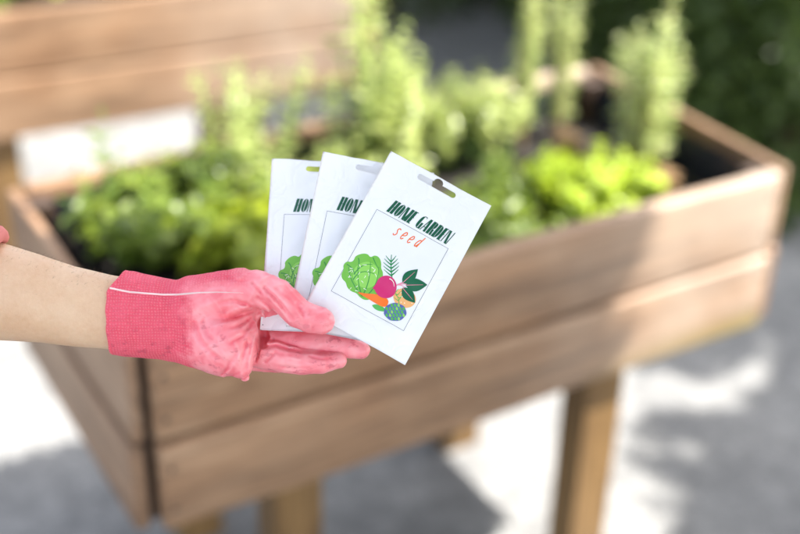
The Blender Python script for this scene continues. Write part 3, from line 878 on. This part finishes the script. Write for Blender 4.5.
# fine hairs on the top of the forearm
paths = []
for i in range(230):
    x = random.uniform(5, 112); a = random.gauss(0.05, .55); cy, ry, rz_ = interp(AT, x)
    b0 = Vector(c3(x, cy - ry * math.cos(a), rz_ * math.sin(a))); nn_ = Vector((0, -math.cos(a), math.sin(a)))
    d = Vector((random.uniform(.2, .9), random.uniform(-.2, .2), random.uniform(-.2, .2)))
    ln = random.uniform(3, 7)
    q = [b0, b0 + (nn_ * .5 + d * .5) * ln * .5, b0 + (nn_ * .55 + d * .9) * ln]
    qw = to_world(np.array([tuple(v) for v in q])) - BASE
    paths.append(([tuple(v) for v in qw], [.00008, .00006, .00002]))
obj('arm_hair', tubes_mesh('arm_hair', paths, 3), plain('hair', (.10, .06, .035), .6), person)

# ------------------------------------------------------------------ seed packets
def flat(name, col, rough=.42):
    m, nt, bs, nn, L = nodes(name)
    bs.inputs['Base Color'].default_value = (*col, 1); bs.inputs['Roughness'].default_value = rough
    return m
m, nt, bs, nn, L = nodes('packet_white')
tc = N(nt, 'ShaderNodeTexCoord'); n1 = noise_tex(nt, tc.outputs['Object'], 28, 3, .5)
L.new(ramp(nt, n1, [(.3, (.785, .79, .81)), (.7, (.83, .835, .85))]), bs.inputs['Base Color']); bs.inputs['Roughness'].default_value = .34
cn = noise_tex(nt, tc.outputs['Object'], 34, 3, .5, .8)
crease = math_(nt, 'ABSOLUTE', math_(nt, 'SUBTRACT', cn, .5))
bump(nt, math_(nt, 'ADD', ramp(nt, crease, [(0, (0, 0, 0)), (.06, (1, 1, 1))]), math_(nt, 'MULTIPLY', cn, 2.0)), .22, .0016, bs)
PM = [m]
pal = dict(title=(.0, .085, .042), orange=(.82, .14, .012), line=(.16, .16, .17), cab1=(.16, .46, .055), cab2=(.26, .60, .10), vein=(.03, .25, .05), white=(.85, .9, .75),
           sprig=(.0, .22, .055), beet=(.58, .022, .15), pink=(.80, .25, .36), dleaf=(.0, .11, .045), tan=(.82, .42, .16), carrot=(.86, .17, .018), green=(.09, .42, .08), blue=(.09, .12, .36), ink=(.02, .03, .03), panel=(.775, .785, .805))
PI = {}
for k_, c_ in pal.items():
    PI[k_] = len(PM); PM.append(flat('print_' + k_, c_))
W_, H_ = 116.5, 185.5
def cr(x, y):
    """crop-5 pixels of the photo -> packet coordinates (a table of the artwork)"""
    px, py = 330 + x / 3.8118 - 391, 240 + y / 3.8118 - 151
    return (px * .876 + py * .482, px * -.482 + py * .876)
art = []   # (colour, layer, polygon)
def poly(col, layer, pts): art.append((col, layer, [pts]))
def cpoly(col, layer, pts): art.append((col, layer, [[cr(*p) for p in pts]]))
def blob(cx, cy, rx, ry, n=28, amp=0, fr=5, ph=0, rot=0):
    o = []
    for i in range(n):
        a = 2 * math.pi * i / n; r = 1 + amp * math.sin(fr * a + ph)
        x, y = rx * r * math.cos(a), ry * r * math.sin(a)
        o.append((cx + x * math.cos(rot) - y * math.sin(rot), cy + x * math.sin(rot) + y * math.cos(rot)))
    return o
def stroke(pts, w0, w1=None, n=None):
    w1 = w0 if w1 is None else w1
    Lf = []; Rt = []
    for i, p in enumerate(pts):
        a = pts[max(i - 1, 0)]; b = pts[min(i + 1, len(pts) - 1)]
        dx, dy = b[0] - a[0], b[1] - a[1]; l = math.hypot(dx, dy) + 1e-9
        w = (w0 + (w1 - w0) * i / (len(pts) - 1)) / 2
        Lf.append((p[0] - dy / l * w, p[1] + dx / l * w)); Rt.append((p[0] + dy / l * w, p[1] - dx / l * w))
    return Lf + Rt[::-1]
def curve(p0, p1, p2, n=8):
    return [((1 - t) ** 2 * p0[0] + 2 * t * (1 - t) * p1[0] + t * t * p2[0], (1 - t) ** 2 * p0[1] + 2 * t * (1 - t) * p1[1] + t * t * p2[1]) for t in [i / n for i in range(n + 1)]]
def leaf(p0, p1, w, n=10):
    dx, dy = p1[0] - p0[0], p1[1] - p0[1]; a = []; b = []
    for i in range(n + 1):
        t = i / n; s = w * math.sin(math.pi * t ** .8) * .5; l = math.hypot(dx, dy)
        a.append((p0[0] + dx * t - dy / l * s, p0[1] + dy * t + dx / l * s)); b.append((p0[0] + dx * t + dy / l * s, p0[1] + dy * t - dx / l * s))
    return a + b[1:-1][::-1]
# border
r0, r1, r2, r3 = 16.4, 60.8, 99.0, 156.8; t_ = .42
poly('line', 2, [(r0, r1), (r2, r1), (r2, r1 + t_), (r0, r1 + t_)]); poly('line', 2, [(r0, r3 - t_), (r2, r3 - t_), (r2, r3), (r0, r3)])
poly('line', 2, [(r0, r1 + t_), (r0 + t_, r1 + t_), (r0 + t_, r3 - t_), (r0, r3 - t_)]); poly('line', 2, [(r2 - t_, r1 + t_), (r2, r1 + t_), (r2, r3 - t_), (r2 - t_, r3 - t_)])
poly('panel', 1, [(r0 + t_, r1 + t_), (r2 - t_, r1 + t_), (r2 - t_, r3 - t_), (r0 + t_, r3 - t_)])
# cabbage
outer = [(118, 68), (140, 70), (150, 84), (166, 74), (184, 82), (192, 104), (190, 126), (198, 140), (196, 165), (205, 190), (196, 220), (178, 238), (150, 246), (128, 250), (108, 238), (96, 222), (76, 216), (60, 200), (56, 180), (42, 168), (38, 148), (48, 132), (46, 112), (60, 98), (78, 102), (88, 92), (92, 78)]
def round_poly(p, it=2):
    for _ in range(it):
        q = []
        for i in range(len(p)):
            a, b = p[i], p[(i + 1) % len(p)]
            q += [(a[0] * .75 + b[0] * .25, a[1] * .75 + b[1] * .25), (a[0] * .25 + b[0] * .75, a[1] * .25 + b[1] * .75)]
        p = q
    return p
cpoly('cab1', 3, round_poly(outer))
cpoly('cab2', 4, round_poly([(100, 112), (140, 96), (176, 118), (184, 150), (170, 190), (140, 206), (104, 196), (82, 168), (84, 134)]))
for a, b, c_ in [((118, 235), (70, 180), (66, 120)), ((118, 235), (96, 180), (104, 110)), ((120, 230), (150, 180), (150, 100)), ((130, 235), (180, 200), (182, 120)),
                 ((86, 150), (120, 100), (160, 112)), ((84, 170), (110, 120), (168, 150)), ((104, 86), (110, 104), (100, 128)), ((60, 110), (80, 120), (92, 150)), ((160, 84), (168, 104), (178, 124))]:
    art.append(('vein', 5, [[cr(*p) for p in stroke(curve(a, b, c_), 4.2, 2)]]))
for i in range(26):
    x = random.uniform(62, 182); y = random.uniform(98, 232)
    if (x - 122) ** 2 / 66 ** 2 + (y - 162) ** 2 / 80 ** 2 > 1: continue
    a = random.uniform(0, 3.14); l = random.uniform(8, 16)
    art.append(('white', 6, [[cr(*p) for p in stroke([(x, y), (x + l * math.cos(a) * .5 + 2, y + l * math.sin(a) * .5), (x + l * math.cos(a), y + l * math.sin(a))], 2.6, 1.2)]]))
# herb sprig
art.append(('sprig', 5, [[cr(*p) for p in stroke(curve((232, 165), (226, 120), (231, 72), 10), 4, 2.5)]]))
for i, (y, l) in enumerate(((92, 20), (104, 26), (118, 30), (132, 30), (146, 28))):
    for s in (-1, 1):
        art.append(('sprig', 6, [[cr(*p) for p in stroke(curve((229, y + 8), (229 + s * l * .5, y - 2), (229 + s * l, y - 16)), 5.5, 1.6)]]))
# greens behind, tan root, carrot, bean
cpoly('tan', 3, blob(280, 240, 44, 37, rot=.3)); 
for i in range(16):
    x = random.uniform(262, 316); y = random.uniform(214, 268)
    cpoly('white', 4, blob(x, y, 1.9, 1.9, 8))
art.append(('green', 5, [[cr(*p) for p in stroke(curve((258, 268), (262, 240), (238, 212)), 3, 2)]]))
for (x, y) in ((256, 250), (262, 240), (254, 228), (246, 218)):
    for s in (-1, 1): art.append(('green', 6, [[cr(*p) for p in stroke([(x, y), (x + s * 7 - 3, y - 6), (x + s * 14 - 3, y - 14)], 3, 1.3)]]))
cpoly('green', 4, leaf((155, 268), (215, 292), 22)); 
cpoly('carrot', 7, round_poly([(92, 216), (130, 224), (170, 226), (205, 234), (220, 252), (212, 272), (196, 276), (170, 262), (140, 244)]))
# beet
cpoly('beet', 8, round_poly([(207, 152), (234, 160), (249, 182), (250, 208), (238, 232), (212, 243), (186, 238), (170, 222), (164, 206), (154, 206), (170, 188), (180, 164)], 2))
art.append(('white', 9, [[cr(*p) for p in stroke(curve((222, 166), (240, 172), (240, 196)), 3.6, 1.5)]]))
for p1 in ((300, 168), (292, 186), (284, 200)): art.append(('pink', 7, [[cr(*p) for p in stroke(curve((246, 192), (262, 184), p1), 4, 2.4)]]))
for p0, p1, w in (((272, 182), (332, 128), 44), ((284, 190), (368, 188), 50), ((272, 200), (320, 258), 44)):
    cpoly('dleaf', 8, leaf(p0, p1, w)); art.append(('pink', 9, [[cr(*p) for p in stroke([p0, ((p0[0] + p1[0]) / 2, (p0[1] + p1[1]) / 2), (p0[0] * .2 + p1[0] * .8, p0[1] * .2 + p1[1] * .8)], 2.2, 1)]]))
# artichoke
cpoly('blue', 8, blob(243, 294, 43, 35, 36, .02, 7))
for r in range(5):
    for i in range(7):
        x = 243 + (i - 3) * 13 + (r % 2) * 6; y = 268 + r * 13
        if (x - 243) ** 2 / 38 ** 2 + (y - 294) ** 2 / 31 ** 2 > 1: continue
        cpoly('green' if (i + r) % 4 else 'cab2', 9, leaf((x + 2, y + 7), (x - 1, y - 8), 10, 5))
# small ink mark by the lower left corner
poly('ink', 2, blob(2.6, 180.0, .55, .55, 8))
# lettering ---------------------------------------------------------
TH, tn = 2.75, .8
def bar(x0, x1, y0=0, y1=1): return [(x0, y0), (x1, y0), (x1, y1), (x0, y1)]
def par(xa, xb, w, y0=0, y1=1): return [(xa, y0), (xa + w, y0), (xb + w, y1), (xb, y1)]
def halfell(xflat, xr, n=12):
    return [(xflat + (xr - xflat) * math.sqrt(max(0, 1 - abs(2 * i / n - 1) ** 2.4)), i / n) for i in range(n + 1)]
GL = {
 'H': (6.2, [bar(0, TH), bar(3.45, 6.2), bar(TH, 3.45, .47, .53)]),
 'O': (6.0, [halfell(2.7, 0), halfell(3.3, 6.0), bar(2.3, 3.4, 0.0, .04), bar(2.3, 3.4, .96, 1)]),
 'M': (8.0, [bar(0, tn), par(tn - .3, 2.9, 2.3), par(5.9, 4.1, .8), bar(5.2, 8.0)]),
 'E': (3.9, [bar(0, TH), bar(TH, 3.9, 0, .05), bar(TH, 3.4, .47, .52), bar(TH, 3.9, .95, 1)]),
 'G': (5.6, [halfell(2.7, 0), bar(2.6, 4.8, 0, .05), par(4.6, 4.9, .5, .0, .14), bar(3.5, 5.6, .52, 1), bar(2.5, 3.6, .95, 1)]),
 'A': (5.8, [par(2.4, 0, .8), par(2.5, 3.5, 2.2), bar(1.2, 3.3, .66, .71)]),
 'R': (5.6, [bar(0, TH), [(3.1, 0), (4.6, .04), (5.3, .14), (5.3, .36), (4.6, .48), (3.1, .52)], par(3.0, 3.6, 2.0, .54, 1), bar(TH, 3.2, 0, .045), bar(TH, 3.2, .48, .53)]),
 'D': (5.7, [bar(0, TH), halfell(3.2, 5.7), bar(TH, 3.3, 0, .04), bar(TH, 3.3, .96, 1)]),
 'N': (6.4, [bar(0, tn), par(tn, 3.6, 2.0), bar(5.6, 6.4)])}
x = 0; items = []
for ch in 'HOME GARDEN':
    if ch == ' ': x += 4.2; continue
    w, ps = GL[ch]
    for p in ps: items.append([(q[0] + x, q[1]) for q in p])
    x += w + .6
sc_ = 69.0 / (x - .6)
for p in items:
    poly('title', 3, [(25.6 + q[0] * sc_ + (1 - q[1]) * 3.3, 43.2 + q[1] * 15.0) for q in p])
# seed
def sd_(x0, strokes, hgt=8.4, w=1.05):
    for s in strokes:
        q = [(x0 + p[0] * 1.3 + (1 - p[1]) * 2.2, 67.2 + p[1] * hgt) for p in s]
        sub = []
        for i in range(len(q) - 1):
            p0, p1, p2, p3 = q[max(i - 1, 0)], q[i], q[i + 1], q[min(i + 2, len(q) - 1)]
            for t in (0, .25, .5, .75):
                sub.append(tuple(.5 * (2 * p1[a] + (p2[a] - p0[a]) * t + (2 * p0[a] - 5 * p1[a] + 4 * p2[a] - p3[a]) * t * t + (3 * p1[a] - p0[a] - 3 * p2[a] + p3[a]) * t ** 3) for a in (0, 1)))
        sub.append(q[-1])
        # short pieces, so a curl never folds over itself
        for i in range(0, len(sub) - 2, 2): poly('orange', 3 + (i // 2) % 2 * .4, stroke(sub[i:i + 3], w))
e_ = [[(.5, .56), (1.6, .50), (2.6, .36), (2.4, .10), (1.5, .0), (.6, .22), (.15, .62), (.55, .95), (1.5, 1.0), (2.4, .80)]]
sd_(42.5, [[(2.7, .14), (2.1, .0), (1.0, .06), (.8, .28), (1.6, .50), (2.2, .72), (1.6, .97), (.6, 1.0), (.0, .84)]])
sd_(50.5, e_); sd_(58.5, e_)
sd_(66.5, [[(2.4, .12), (1.4, .02), (.5, .30), (.2, .70), (.7, .98), (1.6, .90), (2.3, .55)], [(2.9, -.5), (2.65, 0), (2.45, .5), (2.5, 1.0)]])

hole = []
for i in range(9):
    a = math.pi / 2 + math.pi * i / 8; hole.append((39.0 + 3.0 * math.cos(a), 9.2 - 3.0 * math.sin(a)))
# lower side then round the right end then the central bump
hole = [(39.0, 12.2)] + [(39 - 3 * math.sin(math.pi * i / 8), 9.2 + 3 * math.cos(math.pi * i / 8)) for i in range(1, 8)] + [(39, 6.2), (53.2, 6.2)] + \
       [(58.2 - 5.2 * math.cos(math.pi * i / 8), 6.0 - 4.6 * math.sin(math.pi * i / 8)) for i in range(1, 8)] + [(63.2, 6.2), (77, 6.2)] + \
       [(77 + 3 * math.sin(math.pi * i / 8), 9.2 - 3 * math.cos(math.pi * i / 8)) for i in range(1, 8)] + [(77, 12.2)]
def tess(loops):
    vs = [Vector((p[0], p[1], 0)) for l in loops for p in l]
    tr = tessellate_polygon([[Vector((p[0], p[1], 0)) for p in l] for l in loops])
    return vs, tr
def sheet(loops, grid=5.0):
    bm = bmesh.new(); vs, tr = tess(loops)
    bv = [bm.verts.new(v) for v in vs]
    for t in tr:
        try: bm.faces.new([bv[i] for i in t])
        except ValueError: pass
    bmesh.ops.remove_doubles(bm, verts=bm.verts, dist=1e-5)
    bmesh.ops.dissolve_degenerate(bm, dist=1e-4, edges=bm.edges)
    for ax in (0, 1):
        lo = min(v.co[ax] for v in bm.verts); hi = max(v.co[ax] for v in bm.verts)
        kk = math.ceil(lo / grid)
        while kk * grid < hi:
            co = [0, 0, 0]; no = [0, 0, 0]; co[ax] = kk * grid; no[ax] = 1
            bmesh.ops.bisect_plane(bm, geom=list(bm.verts) + list(bm.edges) + list(bm.faces), plane_co=co, plane_no=no); kk += 1
    return bm
def sm(x): x = max(0., min(1., x)); return x * x * (3 - 2 * x)
def packet(label, TL, Rv, Dv, curl, seed):
    Rv = Vector(Rv).normalized(); Dv = Vector(Dv); Dv = (Dv - Rv * Dv.dot(Rv)).normalized(); Nv = Rv.cross(Dv).normalized()
    if Nv.z < 0: Nv = -Nv
    TL = Vector(c3(*TL))
    def thick(u, v):
        e = min(u, W_ - u, H_ - v); b = .35 + 2.2 * sm(e / 26) * sm((v - 22) / 40)
        return b
    def place(u, v, w):
        e = noise.noise(Vector((u * .03 + seed * 5, v * .03, seed)))
        cz = curl[0] * ((u / W_ - .5) ** 2) + curl[1] * ((v / H_ - .45) ** 2) + 2.4 * e + .5 * noise.noise(Vector((u * .11, v * .09, seed * 3)))
        cz += 2.0 * math.exp(-((v - 27 - 2 * math.sin(u * .08 + seed)) / 3.5) ** 2) * noise.noise(Vector((u * .06, 1, seed)))
        p = TL + Rv * u + Dv * v + Nv * (w + cz)
        return p
    V = []; Fc = []; MI = []
    org = HM @ TL
    # pouch
    bm = sheet([[(0, 0), (W_, 0), (W_, H_), (0, H_)], hole], 2.9)
    bm.verts.index_update(); n = len(bm.verts)
    uv = [(v.co.x, v.co.y) for v in bm.verts]
    for (u, v) in uv: V.append(place(u, v, thick(u, v)))
    for (u, v) in uv: V.append(place(u, v, -thick(u, v)))
    for f in bm.faces:
        ids = [v.index for v in f.verts]
        Fc.append(ids); MI.append(0); Fc.append([i + n for i in ids[::-1]]); MI.append(0)
    for e in bm.edges:
        if len(e.link_faces) == 1:
            a, b = e.verts[0].index, e.verts[1].index; Fc.append([a, b, b + n, a + n]); MI.append(0)
    bm.free()
    for col, layer, loops in art:
        bm = sheet(loops, 2.9); bm.verts.index_update(); o = len(V)
        for v in bm.verts: V.append(place(v.co.x, v.co.y, thick(v.co.x, v.co.y) + .14 + .05 * layer))
        for f in bm.faces: Fc.append([v.index + o for v in f.verts]); MI.append(PI[col])
        bm.free()
    me = bpy.data.meshes.new('seed_packet')
    Vw = to_world(np.array([tuple(v) for v in V])) - np.array(org)
    me.from_pydata([tuple(v) for v in Vw], [], Fc); me.update()
    o = obj('seed_packet', me, PM, None, True)
    me.polygons.foreach_set('material_index', np.array(MI, dtype=np.int32))
    me.validate(); me.update()
    o.location = org
    tag(o, label, 'seed packet', 'white seed packets fanned out in the gloved hand')
    return o
def D_(dx, dy, dz): return (dx, dy, dz)
t1, t2, t3 = math.radians(18), math.radians(12.5), math.radians(11)
packet('backmost white seed packet, leftmost and nearly upright in the fan', (272, 159.5, -59), (.999, .035, 0), (-.035 * math.cos(t1), math.cos(t1) * .999, math.sin(t1)), (2, 6), 1)
packet('middle white seed packet of the fan, tilted slightly right', (323, 152, -38), (.982, .19, 0), (-.19 * math.cos(t2), .982 * math.cos(t2), math.sin(t2)), (2, 5), 2)
packet('frontmost white seed packet showing the whole vegetable print, tilted most', (391, 151, -26), (.876, .482, .0), (-.482 * math.cos(t3), .876 * math.cos(t3), math.sin(t3)), (-2.5, 3), 3)
